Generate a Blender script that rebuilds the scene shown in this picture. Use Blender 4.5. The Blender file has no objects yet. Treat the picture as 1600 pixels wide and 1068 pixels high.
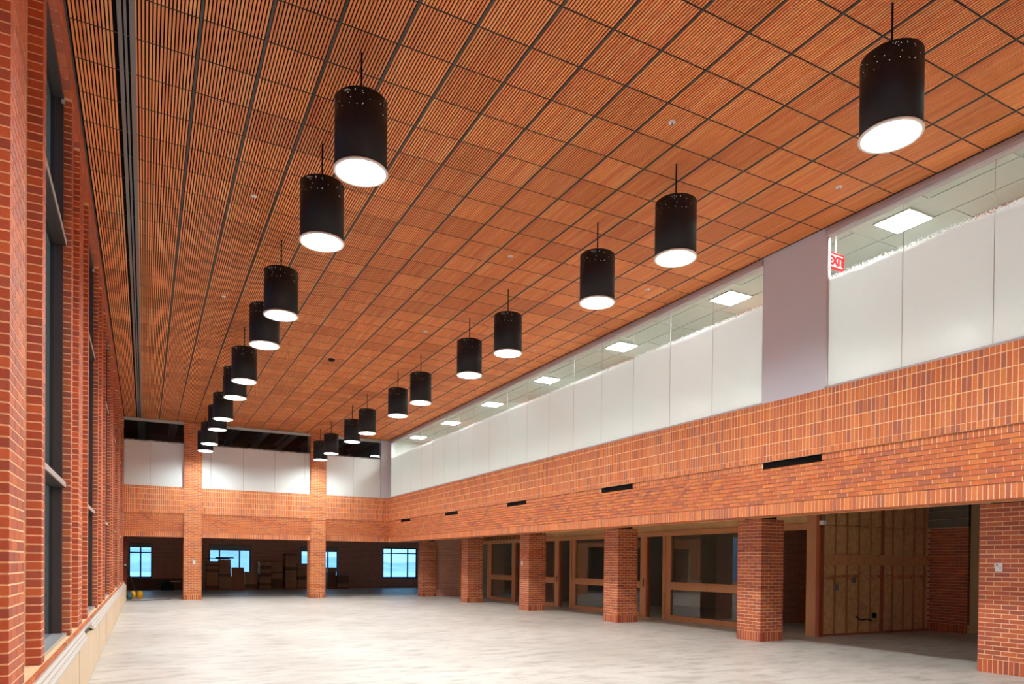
import bpy, math, random
from mathutils import Matrix, Vector

random.seed(7)
S = bpy.context.scene
COL = S.collection

# ------------------------------------------------------------------ camera
F_PX, YAW, ROLL, PITCH, CY, CAM_H = 1091.31, 0.4841, -0.0098, -0.0092, 889.29, 1.551
fw0 = Vector((math.sin(YAW), math.cos(YAW), 0)); rt = Vector((math.cos(YAW), -math.sin(YAW), 0)); zz = Vector((0, 0, 1))
fwd = fw0 * math.cos(PITCH) + zz * math.sin(PITCH)
up = -fw0 * math.sin(PITCH) + zz * math.cos(PITCH)
cR, sR = math.cos(ROLL), math.sin(ROLL)
RT = rt * cR - up * sR
UP = rt * sR + up * cR
cam_d = bpy.data.cameras.new('camera')
cam_d.sensor_fit = 'HORIZONTAL'; cam_d.sensor_width = 36.0
cam_d.lens = F_PX / 1600 * 36.0
cam_d.shift_y = (CY - 534) / 1600
cam_d.clip_start = 0.05; cam_d.clip_end = 800
cam = bpy.data.objects.new('camera', cam_d); COL.objects.link(cam)
m = Matrix((RT, UP, -fwd)).transposed().to_4x4(); m.translation = Vector((0, 0, CAM_H))
cam.matrix_world = m
S.camera = cam

def photo(x, y, z):
    """pixel a point falls on in the photograph (used only to pick which pieces show largest)"""
    v = Vector((x, y, z - CAM_H)); d = v.dot(fwd)
    if d < 0.3: return None
    return 800 + F_PX * v.dot(RT) / d, CY - F_PX * v.dot(UP) / d, F_PX / d

# ------------------------------------------------------------------ world, exposure
W = bpy.data.worlds.new('dusk'); S.world = W; W.use_nodes = True
bg = W.node_tree.nodes['Background']
bg.inputs[0].default_value = (0.25, 0.58, 1.0, 1); bg.inputs[1].default_value = 2.4
S.view_settings.view_transform = 'Standard'; S.view_settings.look = 'None'
S.view_settings.exposure = 0.0; S.view_settings.gamma = 1.0; S.view_settings.use_curve_mapping = False
try:
    S.cycles.use_denoising = True
    S.cycles.diffuse_bounces = 9; S.cycles.max_bounces = 14; S.cycles.transparent_max_bounces = 16
    S.cycles.sample_clamp_indirect = 8.0
    S.cycles.caustics_reflective = False; S.cycles.caustics_refractive = False
except Exception:
    pass
LAMP_STRENGTH = 535.0
LAMP_COLOR = (0.91, 1.0, 0.99)
TROFFER_STRENGTH = 104.0

# ------------------------------------------------------------------ materials
def lin(r, g, b):
    f = lambda c: (c / 255 / 12.92) if c / 255 <= 0.04045 else ((c / 255 + 0.055) / 1.055) ** 2.4
    return (f(r), f(g), f(b), 1)

class NT:
    def __init__(s, name):
        s.m = bpy.data.materials.new(name); s.m.use_nodes = True
        s.t = s.m.node_tree; s.n = s.t.nodes; s.b = s.n['Principled BSDF']; s.out = s.n['Material Output']
    def add(s, kind, **kw):
        n = s.n.new(kind)
        for k, v in kw.items(): setattr(n, k, v)
        return n
    def link(s, a, b): s.t.links.new(a, b)
    def set(s, **kw):
        for k, v in kw.items(): s.b.inputs[k.replace('_', ' ')].default_value = v
        return s
    def coords(s, scale=(1, 1, 1), kind='Object'):
        tc = s.add('ShaderNodeTexCoord'); mp = s.add('ShaderNodeMapping'); mp.inputs['Scale'].default_value = scale
        s.link(tc.outputs[kind], mp.inputs[0]); return mp.outputs[0]
    def noise(s, vec, scale, detail=4, rough=0.55):
        n = s.add('ShaderNodeTexNoise'); n.inputs['Scale'].default_value = scale
        n.inputs['Detail'].default_value = detail; n.inputs['Roughness'].default_value = rough
        if vec is not None: s.link(vec, n.inputs['Vector'])
        return n.outputs['Fac']
    def ramp(s, fac, stops, interp='LINEAR'):
        r = s.add('ShaderNodeValToRGB'); r.color_ramp.interpolation = interp
        e = r.color_ramp.elements
        while len(e) < len(stops): e.new(0.5)
        for i, (p, c) in enumerate(stops): e[i].position = p; e[i].color = c
        s.link(fac, r.inputs[0]); return r.outputs[0]
    def mix(s, a, b, fac, mode='MIX'):
        n = s.add('ShaderNodeMixRGB', blend_type=mode)
        for sock, v in ((n.inputs[0], fac), (n.inputs[1], a), (n.inputs[2], b)):
            if hasattr(v, 'is_output'): s.link(v, sock)
            else: sock.default_value = v
        return n.outputs[0]
    def math(s, op, a, b=0.0):
        n = s.add('ShaderNodeMath', operation=op)
        for sock, v in ((n.inputs[0], a), (n.inputs[1], b)):
            if hasattr(v, 'is_output'): s.link(v, sock)
            else: sock.default_value = v
        return n.outputs[0]
    def bump(s, h, strength=0.3, dist=0.01):
        n = s.add('ShaderNodeBump'); n.inputs['Strength'].default_value = strength; n.inputs['Distance'].default_value = dist
        s.link(h, n.inputs['Height']); s.link(n.outputs[0], s.b.inputs['Normal'])
    def front(s):
        return s.math('SUBTRACT', 1.0, s.add('ShaderNodeNewGeometry').outputs['Backfacing'])
    def rand(s):
        g = s.add('ShaderNodeNewGeometry'); o = s.add('ShaderNodeObjectInfo')
        a = s.math('MULTIPLY', o.outputs['Random'], 7.31)
        return s.math('FRACT', s.math('ADD', a, g.outputs['Random Per Island']))

def plain(name, rgb, rough=0.6, metal=0.0, spec=0.4, var=0.0, vscale=6):
    k = NT(name); k.set(Base_Color=lin(*rgb), Roughness=rough, Metallic=metal)
    k.b.inputs['Specular IOR Level'].default_value = spec
    if var:
        c = lin(*rgb); lo = tuple(x * (1 - var) for x in c[:3]) + (1,); hi = tuple(min(1, x * (1 + var)) for x in c[:3]) + (1,)
        n = k.noise(k.coords(), vscale, 5)
        k.link(k.ramp(n, [(0.3, lo), (0.7, hi)]), k.b.inputs['Base Color'])
    return k.m

def brick_mat(name, tones, rough=0.7, spec=0.35):
    k = NT(name); k.set(Roughness=rough); k.b.inputs['Specular IOR Level'].default_value = spec
    tones = [(min(255, t[0] * 1.02), t[1] * 0.92, t[2] * 0.78) for t in tones]
    n = len(tones)
    c = k.ramp(k.rand(), [(i / n, lin(*t)) for i, t in enumerate(tones)], 'CONSTANT')
    co = k.coords(kind='Generated') if False else k.add('ShaderNodeNewGeometry').outputs['Position']
    s1 = k.noise(co, 130, 3); s2 = k.noise(co, 16, 3)
    c = k.mix(c, k.mix(c, lin(110, 60, 42), 0.4), k.ramp(s1, [(0.5, (0, 0, 0, 1)), (0.68, (1, 1, 1, 1))]))
    c = k.mix(c, (0.72, 0.68, 0.64, 1), k.math('MULTIPLY', s2, 0.5), 'MULTIPLY')
    k.link(c, k.b.inputs['Base Color']); k.bump(s1, 0.35, 0.004)
    return k.m

BRICK = brick_mat('orange_red_brick', [(206, 128, 92), (214, 136, 94), (200, 120, 90), (222, 146, 102), (190, 118, 96), (212, 132, 98), (226, 150, 96), (180, 116, 104), (208, 126, 88), (216, 140, 104), (202, 124, 94), (218, 132, 84)])
BRICK_RED = brick_mat('red_brick', [(194, 106, 78), (182, 98, 74), (202, 116, 82), (174, 94, 76), (190, 104, 82), (208, 122, 84), (166, 92, 80), (198, 110, 74), (186, 102, 74), (178, 104, 90)], 0.56, 0.5)
MORTAR = plain('sand_mortar', (242, 210, 168), 0.95, spec=0.1, var=0.12, vscale=30)
MORTAR_DIM = plain('grey_mortar', (238, 204, 162), 0.95, spec=0.1, var=0.12, vscale=30)

def brick_tex_mat(name, c1, c2, mo, axes, soldier=False):
    k = NT(name); k.set(Roughness=0.9); k.b.inputs['Specular IOR Level'].default_value = 0.15
    pos = k.add('ShaderNodeNewGeometry').outputs['Position']
    sp = k.add('ShaderNodeSeparateXYZ'); k.link(pos, sp.inputs[0])
    cb = k.add('ShaderNodeCombineXYZ'); k.link(sp.outputs[axes[0]], cb.inputs[0]); k.link(sp.outputs['Z'], cb.inputs[1])
    b = k.add('ShaderNodeTexBrick'); k.link(cb.outputs[0], b.inputs['Vector'])
    for nm, v in (('Color1', lin(*c1)), ('Color2', lin(*c2)), ('Mortar', lin(*mo)), ('Scale', 1.0), ('Mortar Size', 0.005), ('Brick Width', 0.2032), ('Row Height', 0.0677), ('Bias', 0.0)):
        b.inputs[nm].default_value = v
    k.link(b.outputs['Color'], k.b.inputs['Base Color']); return k.m
STORE_BRICK = brick_tex_mat('storage_brick_x', (212, 150, 124), (198, 138, 116), (220, 196, 174), 'X')
STORE_BRICK_Y = brick_tex_mat('storage_brick_y', (212, 150, 124), (198, 138, 116), (220, 196, 174), 'Y')

def wood_mat(name, tones, grain=(60, 2.5, 60), rough=0.5, contrast=0.35, panel=False):
    k = NT(name); k.set(Roughness=rough); k.b.inputs['Specular IOR Level'].default_value = 0.35
    n = len(tones)
    c = k.ramp(k.rand(), [(i / max(1, n - 1), lin(*t)) for i, t in enumerate(tones)])
    mp = k.add('ShaderNodeMapping'); mp.inputs['Scale'].default_value = grain
    k.link(k.add('ShaderNodeNewGeometry').outputs['Position'], mp.inputs[0])
    g = k.noise(mp.outputs[0], 1.0, 4, 0.6)
    c = k.mix(c, (1 - contrast, 1 - contrast * 1.1, 1 - contrast * 1.2, 1), k.ramp(g, [(0.35, (0, 0, 0, 1)), (0.75, (1, 1, 1, 1))]), 'MULTIPLY')
    if panel:                                     # each ceiling panel came from its own batch of timber
        mp2 = k.add('ShaderNodeMapping'); mp2.inputs['Location'].default_value = (-3.5147 / 0.6087, -5.7724 / 0.6087, 0); mp2.inputs['Scale'].default_value = (1 / 0.6087, 1 / 0.6087, 0)
        k.link(k.add('ShaderNodeNewGeometry').outputs['Position'], mp2.inputs[0])
        fl = k.add('ShaderNodeVectorMath', operation='FLOOR'); k.link(mp2.outputs[0], fl.inputs[0])
        wn_ = k.add('ShaderNodeTexWhiteNoise', noise_dimensions='3D'); k.link(fl.outputs[0], wn_.inputs['Vector'])
        c = k.mix(c, (0.80, 0.73, 0.70, 1), k.ramp(wn_.outputs['Value'], [(0.3, (0, 0, 0, 1)), (1.0, (1, 1, 1, 1))]), 'MULTIPLY')
    k.link(c, k.b.inputs['Base Color']); return k.m
SLAT = wood_mat('cedar_slat', [(250, 156, 92), (254, 166, 98), (242, 140, 84), (255, 174, 108), (248, 148, 94), (252, 160, 88)], contrast=0.16, panel=True)
FRAME_WOOD = wood_mat('fir_frame', [(200, 138, 92), (208, 146, 98)], (30, 30, 3), 0.55, 0.2)
STUD_WOOD = wood_mat('stud_wood', [(198, 134, 86), (186, 118, 76), (206, 144, 96)], (40, 40, 3), 0.8, 0.3)
RED_STUD = wood_mat('red_stud', [(184, 100, 66), (172, 90, 60)], (40, 40, 3), 0.8, 0.3)
OSB = plain('osb_board', (222, 158, 104), 0.8, var=0.3, vscale=25)
SOFFIT = plain('tan_soffit', (206, 168, 118), 0.8, var=0.14, vscale=2.5)
BLACK = plain('black_backing', (10, 8, 7), 0.9, spec=0.1)
BAR = plain('ceiling_bar', (70, 62, 54), 0.5, spec=0.4)
BAR_DARK = plain('cross_bar_dark', (38, 32, 26), 0.6, spec=0.3)
RAIL = plain('rail_grey', (122, 114, 110), 0.45, 0.1)
LAMP_BLACK = plain('lamp_black', (22, 21, 22), 0.55, spec=0.35)
RING = plain('lamp_ring', (235, 230, 220), 0.4)
WHITE = plain('white_plastic', (232, 232, 230), 0.4)
CHALK = plain('white_paint', (196, 198, 192), 0.6)
GREY_PIER = plain('lavender_grey_paint', (208, 210, 218), 0.7, spec=0.25)
SILVER = plain('silver_trim', (182, 174, 176), 0.42, 0.25)
ALU = plain('sill_aluminium', (206, 202, 198), 0.35, 0.5)
BRONZE = plain('bronze_frame', (72, 58, 50), 0.38, 0.3)
NAVY = plain('dark_blue_frame', (26, 44, 76), 0.5)
BEIGE = plain('beige_panel', (218, 194, 164), 0.55, var=0.05, vscale=1.5)
CARTON = plain('carton_brown', (196, 150, 114), 0.85, var=0.1, vscale=3)
CARTON_D = plain('carton_dark', (140, 102, 80), 0.85, var=0.1, vscale=3)
BOARD = plain('hardboard', (186, 126, 94), 0.7)
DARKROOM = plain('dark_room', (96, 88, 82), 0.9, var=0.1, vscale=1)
DECK = plain('raw_deck', (176, 170, 160), 0.9, var=0.15, vscale=1.2)
DRYWALL = plain('grey_drywall', (184, 180, 168), 0.9)
STEEL_RED = plain('primer_red_steel', (128, 52, 42), 0.6)
STEEL = plain('beam_grey', (196, 198, 206), 0.6)
YELLOW = plain('yellow_plastic', (214, 160, 24), 0.45)
TEAL = plain('teal_plastic', (58, 98, 108), 0.5)
RUBBER = plain('black_rubber', (18, 18, 19), 0.6)
CMU = plain('concrete_block', (128, 122, 112), 0.95, var=0.12, vscale=20)
SNOW = plain('snow', (236, 240, 246), 0.9)
HILL = plain('far_hill', (206, 214, 224), 1.0, var=0.22, vscale=0.12)
GREY_METAL = plain('grey_metal', (150, 152, 154), 0.4, 0.6)

def emis(name, col, strength):
    k = NT(name); k.n.remove(k.b); e = k.add('ShaderNodeEmission')
    e.inputs[0].default_value = (*col, 1); e.inputs[1].default_value = strength
    k.link(e.outputs[0], k.out.inputs[0]); return k.m
LENS = emis('lamp_lens', LAMP_COLOR, LAMP_STRENGTH)
PERF = emis('lamp_perforation', (1, 0.96, 0.9), 1.3)
TROFFER = emis('troffer_lens', (0.96, 0.99, 0.97), TROFFER_STRENGTH)
EXIT_RED = emis('exit_red', (1.0, 0.04, 0.04), 2.2)

def concrete():
    k = NT('polished_concrete'); k.set(Roughness=0.42); k.b.inputs['Specular IOR Level'].default_value = 0.35
    co = k.coords()
    a = k.noise(co, 0.35, 6, 0.6); b = k.noise(k.coords((1.0, 2.6, 1)), 1.6, 6, 0.65); d = k.noise(co, 14, 5, 0.6)
    c = k.ramp(a, [(0.3, lin(198, 194, 186)), (0.5, lin(216, 212, 205)), (0.72, lin(230, 227, 220))])
    c = k.mix(c, lin(150, 144, 134), k.math('MULTIPLY', k.ramp(b, [(0.48, (0, 0, 0, 1)), (0.7, (1, 1, 1, 1))]), 0.7))
    c = k.mix(c, (0.78, 0.77, 0.75, 1), k.math('MULTIPLY', d, 0.5), 'MULTIPLY')
    k.link(c, k.b.inputs['Base Color'])
    k.link(k.ramp(b, [(0.3, (0.5, 0.5, 0.5, 1)), (0.8, (0.33, 0.33, 0.33, 1))]), k.b.inputs['Roughness'])
    return k.m
CONCRETE = concrete()

def wool():
    k = NT('mineral_wool'); k.set(Roughness=1.0); k.b.inputs['Specular IOR Level'].default_value = 0.05
    p = k.add('ShaderNodeNewGeometry').outputs['Position']
    a = k.noise(p, 9, 6, 0.7); b = k.noise(p, 60, 3)
    c = k.ramp(a, [(0.3, lin(206, 154, 100)), (0.5, lin(234, 184, 128)), (0.7, lin(246, 206, 152))])
    k.link(k.mix(c, (0.7, 0.66, 0.6, 1), k.math('MULTIPLY', b, 0.6), 'MULTIPLY'), k.b.inputs['Base Color'])
    k.bump(a, 0.3, 0.02); return k.m
WOOL = wool()

def glass(name, tint=(1, 1, 1), rough=0.0, boost=0.0):
    k = NT(name); k.n.remove(k.b)
    t = k.add('ShaderNodeBsdfTransparent'); t.inputs[0].default_value = (*tint, 1)
    g = k.add('ShaderNodeBsdfGlossy'); g.inputs['Roughness'].default_value = rough
    f = k.add('ShaderNodeFresnel'); f.inputs[0].default_value = 1.5
    mx = k.add('ShaderNodeMixShader'); k.link(k.math('MULTIPLY', k.math('ADD', f.outputs[0], boost), k.front()), mx.inputs[0])
    k.link(t.outputs[0], mx.inputs[1]); k.link(g.outputs[0], mx.inputs[2]); k.link(mx.outputs[0], k.out.inputs[0]); return k.m
CLEAR = glass('clear_glass', (0.94, 0.96, 0.95))
GREY_GLASS = glass('grey_tinted_glass', (0.6, 0.6, 0.61))
SHOP_GLASS = glass('storefront_glass', (0.8, 0.84, 0.8), 0.0, 0.07)

def frosted(name, zt, trans=0.55):
    """glass sheet: milky film up to a ragged edge near zt, clear above it"""
    k = NT(name); k.set(Roughness=0.24, Base_Color=lin(241, 247, 246)); k.b.inputs['Specular IOR Level'].default_value = 0.6
    pos = k.add('ShaderNodeNewGeometry').outputs['Position']
    wav = k.noise(pos, 7, 2); k.bump(wav, 0.05, 0.02)
    tr = k.add('ShaderNodeBsdfTranslucent'); tr.inputs[0].default_value = lin(241, 248, 250)
    mt = k.add('ShaderNodeMixShader'); mt.inputs[0].default_value = trans
    k.link(k.b.outputs[0], mt.inputs[1]); k.link(tr.outputs[0], mt.inputs[2])
    sp = k.add('ShaderNodeSeparateXYZ'); k.link(pos, sp.inputs[0])
    mp = k.add('ShaderNodeMapping'); mp.inputs['Scale'].default_value = (26, 26, 40); k.link(pos, mp.inputs[0])
    nz = k.noise(mp.outputs[0], 1.5, 5, 0.7)
    edge = k.math('ADD', sp.outputs['Z'], k.math('MULTIPLY', k.math('SUBTRACT', nz, 0.5), 0.42))
    clear = k.math('GREATER_THAN', edge, zt)
    t = k.add('ShaderNodeBsdfTransparent'); t.inputs[0].default_value = (0.94, 0.96, 0.95, 1)
    g = k.add('ShaderNodeBsdfGlossy'); g.inputs['Roughness'].default_value = 0.0
    f = k.add('ShaderNodeFresnel'); f.inputs[0].default_value = 1.45
    mg = k.add('ShaderNodeMixShader'); k.link(k.math('MULTIPLY', f.outputs[0], k.front()), mg.inputs[0]); k.link(t.outputs[0], mg.inputs[1]); k.link(g.outputs[0], mg.inputs[2])
    mx = k.add('ShaderNodeMixShader'); k.link(clear, mx.inputs[0]); k.link(mt.outputs[0], mx.inputs[1]); k.link(mg.outputs[0], mx.inputs[2])
    k.link(mx.outputs[0], k.out.inputs[0]); return k.m
FROST = frosted('frosted_film_glass', 6.08)
FROST_FAR = frosted('frosted_film_glass_far', 6.06, 0.12)

def grille():
    k = NT('perforated_grille'); k.set(Roughness=0.45, Metallic=0.2)
    v = k.add('ShaderNodeTexVoronoi'); v.inputs['Scale'].default_value = 55; v.inputs['Randomness'].default_value = 0.0
    k.link(k.coords(), v.inputs['Vector'])
    k.link(k.ramp(v.outputs['Distance'], [(0.28, lin(110, 104, 98)), (0.36, lin(226, 220, 212))]), k.b.inputs['Base Color']); return k.m
GRILLE = grille()

def ceiling_tile():
    k = NT('lay_in_tile'); k.set(Roughness=0.9)
    return k.set(Base_Color=lin(182, 188, 184)).m
TILE = ceiling_tile()

# ------------------------------------------------------------------ mesh helpers
class MB:
    def __init__(s): s.v = []; s.f = []
    def box(s, x0, x1, y0, y1, z0, z1):
        i = len(s.v)
        s.v += [(x, y, z) for z in (z0, z1) for y in (y0, y1) for x in (x0, x1)]
        s.f += [tuple(i + j for j in q) for q in ((0, 2, 3, 1), (4, 5, 7, 6), (0, 1, 5, 4), (1, 3, 7, 5), (3, 2, 6, 7), (2, 0, 4, 6))]
        return s
    def quad(s, *p):
        i = len(s.v); s.v += list(p); s.f.append(tuple(range(i, i + len(p)))); return s
    def prism(s, poly, a0, a1, axis='Y'):
        """polygon in the two other axes, extruded along axis"""
        n = len(poly); i = len(s.v)
        for a in (a0, a1):
            for p, q in poly:
                s.v.append({'X': (a, p, q), 'Y': (p, a, q), 'Z': (p, q, a)}[axis])
        s.f.append(tuple(i + k for k in range(n))); s.f.append(tuple(i + n + k for k in reversed(range(n))))
        for k in range(n): s.f.append((i + k, i + n + k, i + n + (k + 1) % n, i + (k + 1) % n))
        return s
    def lathe(s, prof, seg=32, cx=0, cy=0, close=False):
        i = len(s.v); n = len(prof)
        for k in range(seg):
            a = 2 * math.pi * k / seg
            for r, z in prof: s.v.append((cx + r * math.cos(a), cy + r * math.sin(a), z))
        for k in range(seg):
            k2 = (k + 1) % seg
            for j in range(n - 1 + (1 if close else 0)):
                j2 = (j + 1) % n
                s.f.append((i + k * n + j, i + k2 * n + j, i + k2 * n + j2, i + k * n + j2))
        return s
    def disc(s, r, z, seg=32, cx=0, cy=0, down=False):
        i = len(s.v)
        for k in range(seg):
            a = 2 * math.pi * k / seg; s.v.append((cx + r * math.cos(a), cy + r * math.sin(a), z))
        ring = list(range(i, i + seg)); s.f.append(tuple(reversed(ring)) if down else tuple(ring)); return s
    def tube(s, pts, r, seg=8):
        pts = [Vector(p) for p in pts]; i = len(s.v); n = len(pts)
        for k, p in enumerate(pts):
            t = (pts[min(k + 1, n - 1)] - pts[max(k - 1, 0)]).normalized()
            a = t.cross(Vector((0, 0, 1)) if abs(t.z) < 0.9 else Vector((1, 0, 0))).normalized(); b = t.cross(a)
            for j in range(seg):
                w = 2 * math.pi * j / seg; s.v.append(tuple(p + a * (r * math.cos(w)) + b * (r * math.sin(w))))
        for k in range(n - 1):
            for j in range(seg):
                j2 = (j + 1) % seg
                s.f.append((i + k * seg + j, i + k * seg + j2, i + (k + 1) * seg + j2, i + (k + 1) * seg + j))
        s.f.append(tuple(i + j for j in range(seg))); s.f.append(tuple(i + (n - 1) * seg + j for j in reversed(range(seg)))); return s
    def ball(s, c, rx, ry, rz, seg=14, rings=8):
        i = len(s.v)
        for a in range(rings + 1):
            th = math.pi * a / rings
            for b in range(seg):
                ph = 2 * math.pi * b / seg
                s.v.append((c[0] + rx * math.sin(th) * math.cos(ph), c[1] + ry * math.sin(th) * math.sin(ph), c[2] + rz * math.cos(th)))
        for a in range(rings):
            for b in range(seg):
                b2 = (b + 1) % seg
                s.f.append((i + a * seg + b, i + (a + 1) * seg + b, i + (a + 1) * seg + b2, i + a * seg + b2))
        return s
    def mesh(s, name, mat, off=(0, 0, 0), smooth=False):
        me = bpy.data.meshes.new(name)
        me.from_pydata([(a - off[0], b - off[1], c - off[2]) for a, b, c in s.v], [], s.f); me.update()
        if mat: me.materials.append(mat)
        if smooth:
            for p in me.polygons: p.use_smooth = len(p.vertices) <= 4
        return me
    def obj(s, name, mat, parent=None, smooth=False):
        off = tuple(parent.location) if parent else (0, 0, 0)
        if parent and parent.parent: off = tuple(Vector(off) + parent.parent.location)
        o = bpy.data.objects.new(name, s.mesh(name, mat, off, smooth)); COL.objects.link(o)
        if parent: o.parent = parent
        return o

def tag(o, label=None, cat=None, group=None, kind=None):
    for k, v in (('label', label), ('category', cat), ('group', group), ('kind', kind)):
        if v: o[k] = v
    return o
def thing(name, loc, label, cat, group=None):
    o = bpy.data.objects.new(name, None); COL.objects.link(o); o.location = loc; o.empty_display_size = 0.1
    return tag(o, label, cat, group)
def struct(name, mb, mat, label=None):
    o = mb.obj(name, mat); tag(o, label, kind='structure'); return o
def copy_tree(o, loc, parent=None):
    c = o.copy(); COL.objects.link(c); c.parent = parent
    if parent is None: c.location = loc
    for ch in o.children: copy_tree(ch, None, c)
    return c

PIECES = {}
def piece(name, x0, x1, y0, y1, z0, z1, mat, parent):
    """one box-shaped piece as an object of its own; alike pieces share a mesh"""
    key = (name, round(x1 - x0, 3), round(y1 - y0, 3), round(z1 - z0, 3), mat.name)
    if key not in PIECES:
        PIECES[key] = MB().box(0, key[1], 0, key[2], 0, key[3]).mesh(name, mat)
    o = bpy.data.objects.new(name, PIECES[key]); COL.objects.link(o)
    o.location = (x0, y0, z0); o.parent = parent
    if parent: o.location = Vector(o.location) - (parent.location if not parent.parent else parent.location + parent.parent.location)
    return o
def lay(boxes, parent, mat, limit=300, stuff_name='brickwork'):
    """boxes: (name, x0..z1). Those that show largest in the photograph become objects, the rest one joined part."""
    best = {}
    for b in boxes:
        n, x0, x1, y0, y1, z0, z1 = b
        p = photo((x0 + x1) / 2, (y0 + y1) / 2, (z0 + z1) / 2)
        sc = 0
        if p and -20 < p[0] < 1620 and -20 < p[1] < 1090: sc = p[2] * max(x1 - x0, y1 - y0, z1 - z0)
        best.setdefault(n, []).append((sc, b))
    rest = MB()
    for n, l in best.items():
        l.sort(key=lambda t: -t[0])
        for i, (sc, b) in enumerate(l):
            if i < limit and sc > 7: piece(n, *b[1:], mat, parent)
            else: rest.box(*b[1:])
    if rest.v:
        o = rest.obj(stuff_name, mat, parent); o['kind'] = 'stuff'

C, J, ST = 0.0677, 0.0115, 0.2032       # brick course, joint, stretcher module

# ------------------------------------------------------------------ main dimensions
Y0, YF = -4.0, 29.918                  # hall from behind the camera to the far wall
XL, XR = -0.715, 9.494                 # brick faces of the long walls
ZC, ZT, ZM, ZL = 6.889, 4.355, 3.338, 2.429   # ceiling, brick top, band step, lintel underside
GX, GY, GS = 3.5147, 5.7724, 0.6087    # ceiling grid
YB = 40.4                              # back wall of the storage space
XS = 13.1                              # timber storefront under the overhang

# ------------------------------------------------------------------ floor, ground
struct('floor', MB().box(-1.2, 26, Y0 - 0.3, YB + 0.3, -0.2, 0.0), CONCRETE, 'pale polished concrete floor with faint mottled stains')
struct('ground', MB().box(-150, 160, -120, 200, -0.6, -0.35), SNOW, 'snow covered ground outside the windows')
hm = MB(); N = 40
for i in range(N):
    x0, x1 = -130 + i * 7, -123 + i * 7
    h0, h1 = 3.2 + 1.6 * math.sin(i * 0.7) + 0.8 * math.sin(i * 1.9), 3.2 + 1.6 * math.sin((i + 1) * 0.7) + 0.8 * math.sin((i + 1) * 1.9)
    hm.quad((x0, 120, -0.5), (x1, 120, -0.5), (x1, 140, h1), (x0, 140, h0)); hm.quad((x0, 140, h0), (x1, 140, h1), (x1, 175, -0.5), (x0, 175, -0.5))
struct('hills', hm, HILL, 'low hills on the horizon beyond the snow')

# ------------------------------------------------------------------ ceiling
ceil = struct('ceiling', MB().box(XL - 0.3, XR + 0.2, Y0, YF + 0.1, ZC + 0.014, ZC + 0.2), BLACK, 'slatted cedar ceiling panels hung in a dark grid')
def slat_panel(mb, x0, x1, y0, y1):
    n = max(3, round((x1 - x0) / 0.0345)); p = (x1 - x0) / n
    for i in range(n):
        c = x0 + (i + 0.5) * p; a, b = c - p * 0.295, c + p * 0.295
        k = len(mb.v)
        mb.v += [(a, y0, ZC), (b, y0, ZC), (b, y1, ZC), (a, y1, ZC), (a, y0, ZC + 0.012), (b, y0, ZC + 0.012), (b, y1, ZC + 0.012), (a, y1, ZC + 0.012)]
        mb.f += [tuple(k + j for j in q) for q in ((0, 3, 2, 1), (0, 1, 5, 4), (1, 2, 6, 5), (2, 3, 7, 6), (3, 0, 4, 7))]
xg = [GX + i * GS for i in range(-6, 10)]            # -0.138 ... 8.99
cells = [(XL + 0.012, -0.285)] + [(a, a + GS) for a in xg[:-1]] + [(xg[-1], XR - 0.005)]
ny0 = int(math.floor((Y0 - GY) / GS)); ny1 = int(math.floor((YF - GY) / GS))
cand = []
for cx0, cx1 in cells:
    for j in range(ny0, ny1 + 1):
        a, b = max(Y0, GY + j * GS), min(YF - 0.01, GY + (j + 1) * GS)
        if b - a < 0.1: continue
        p = photo((cx0 + cx1) / 2, (a + b) / 2, ZC); sc = 0
        if p and -60 < p[0] < 1660 and -60 < p[1] < 1100: sc = p[2] * p[2] * abs(cx1 - cx0)
        cand.append((sc, cx0 + 0.016, cx1 - 0.016, a + 0.010, b - 0.010))
cand.sort(key=lambda t: -t[0])
pm = {}; far = MB()
for i, (sc, a, b, c, d) in enumerate(cand):
    if i < 300 and sc > 0:
        key = (round(b - a, 3), round(d - c, 3))
        if key not in pm:
            q = MB(); slat_panel(q, 0, key[0], 0, key[1]); pm[key] = q.mesh('ceiling_panel', SLAT)
        o = bpy.data.objects.new('ceiling_panel', pm[key]); COL.objects.link(o); o.location = (a, c, 0); o.parent = ceil
    else: slat_panel(far, a, b, c, d)
o = far.obj('ceiling_panels', SLAT, ceil); o['kind'] = 'stuff'
for x in xg[1:] + [XR - 0.012]:
    MB().box(x - 0.013, x + 0.013, Y0, YF - 0.01, ZC - 0.004, ZC + 0.013).obj('grid_bar', BAR, ceil)
MB().box(XL - 0.004, XL + 0.016, Y0, YF, ZC - 0.004, ZC + 0.013).obj('grid_bar', BAR, ceil)
for j in range(ny0 + 1, ny1 + 1):
    y = GY + j * GS
    MB().box(XL, XR - 0.02, y - 0.009, y + 0.009, ZC + 0.002, ZC + 0.013).obj('cross_bar', BAR_DARK, ceil)
dif = thing('linear_air_diffuser', (-0.2, 13, ZC), 'long grey twin slot air diffuser recessed in the slatted ceiling', 'diffuser')
for a, b, d in ((-0.266, -0.226, 0.012), (-0.208, -0.184, 0.004), (-0.160, -0.108, 0.012)):
    MB().box(a, b, Y0 + 0.05, YF - 0.02, ZC - d, ZC + 0.012).obj('rail', RAIL, dif)
MB().box(-0.265, -0.112, Y0 + 0.05, YF - 0.02, ZC + 0.008, ZC + 0.013).obj('slot', BLACK, dif)

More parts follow.
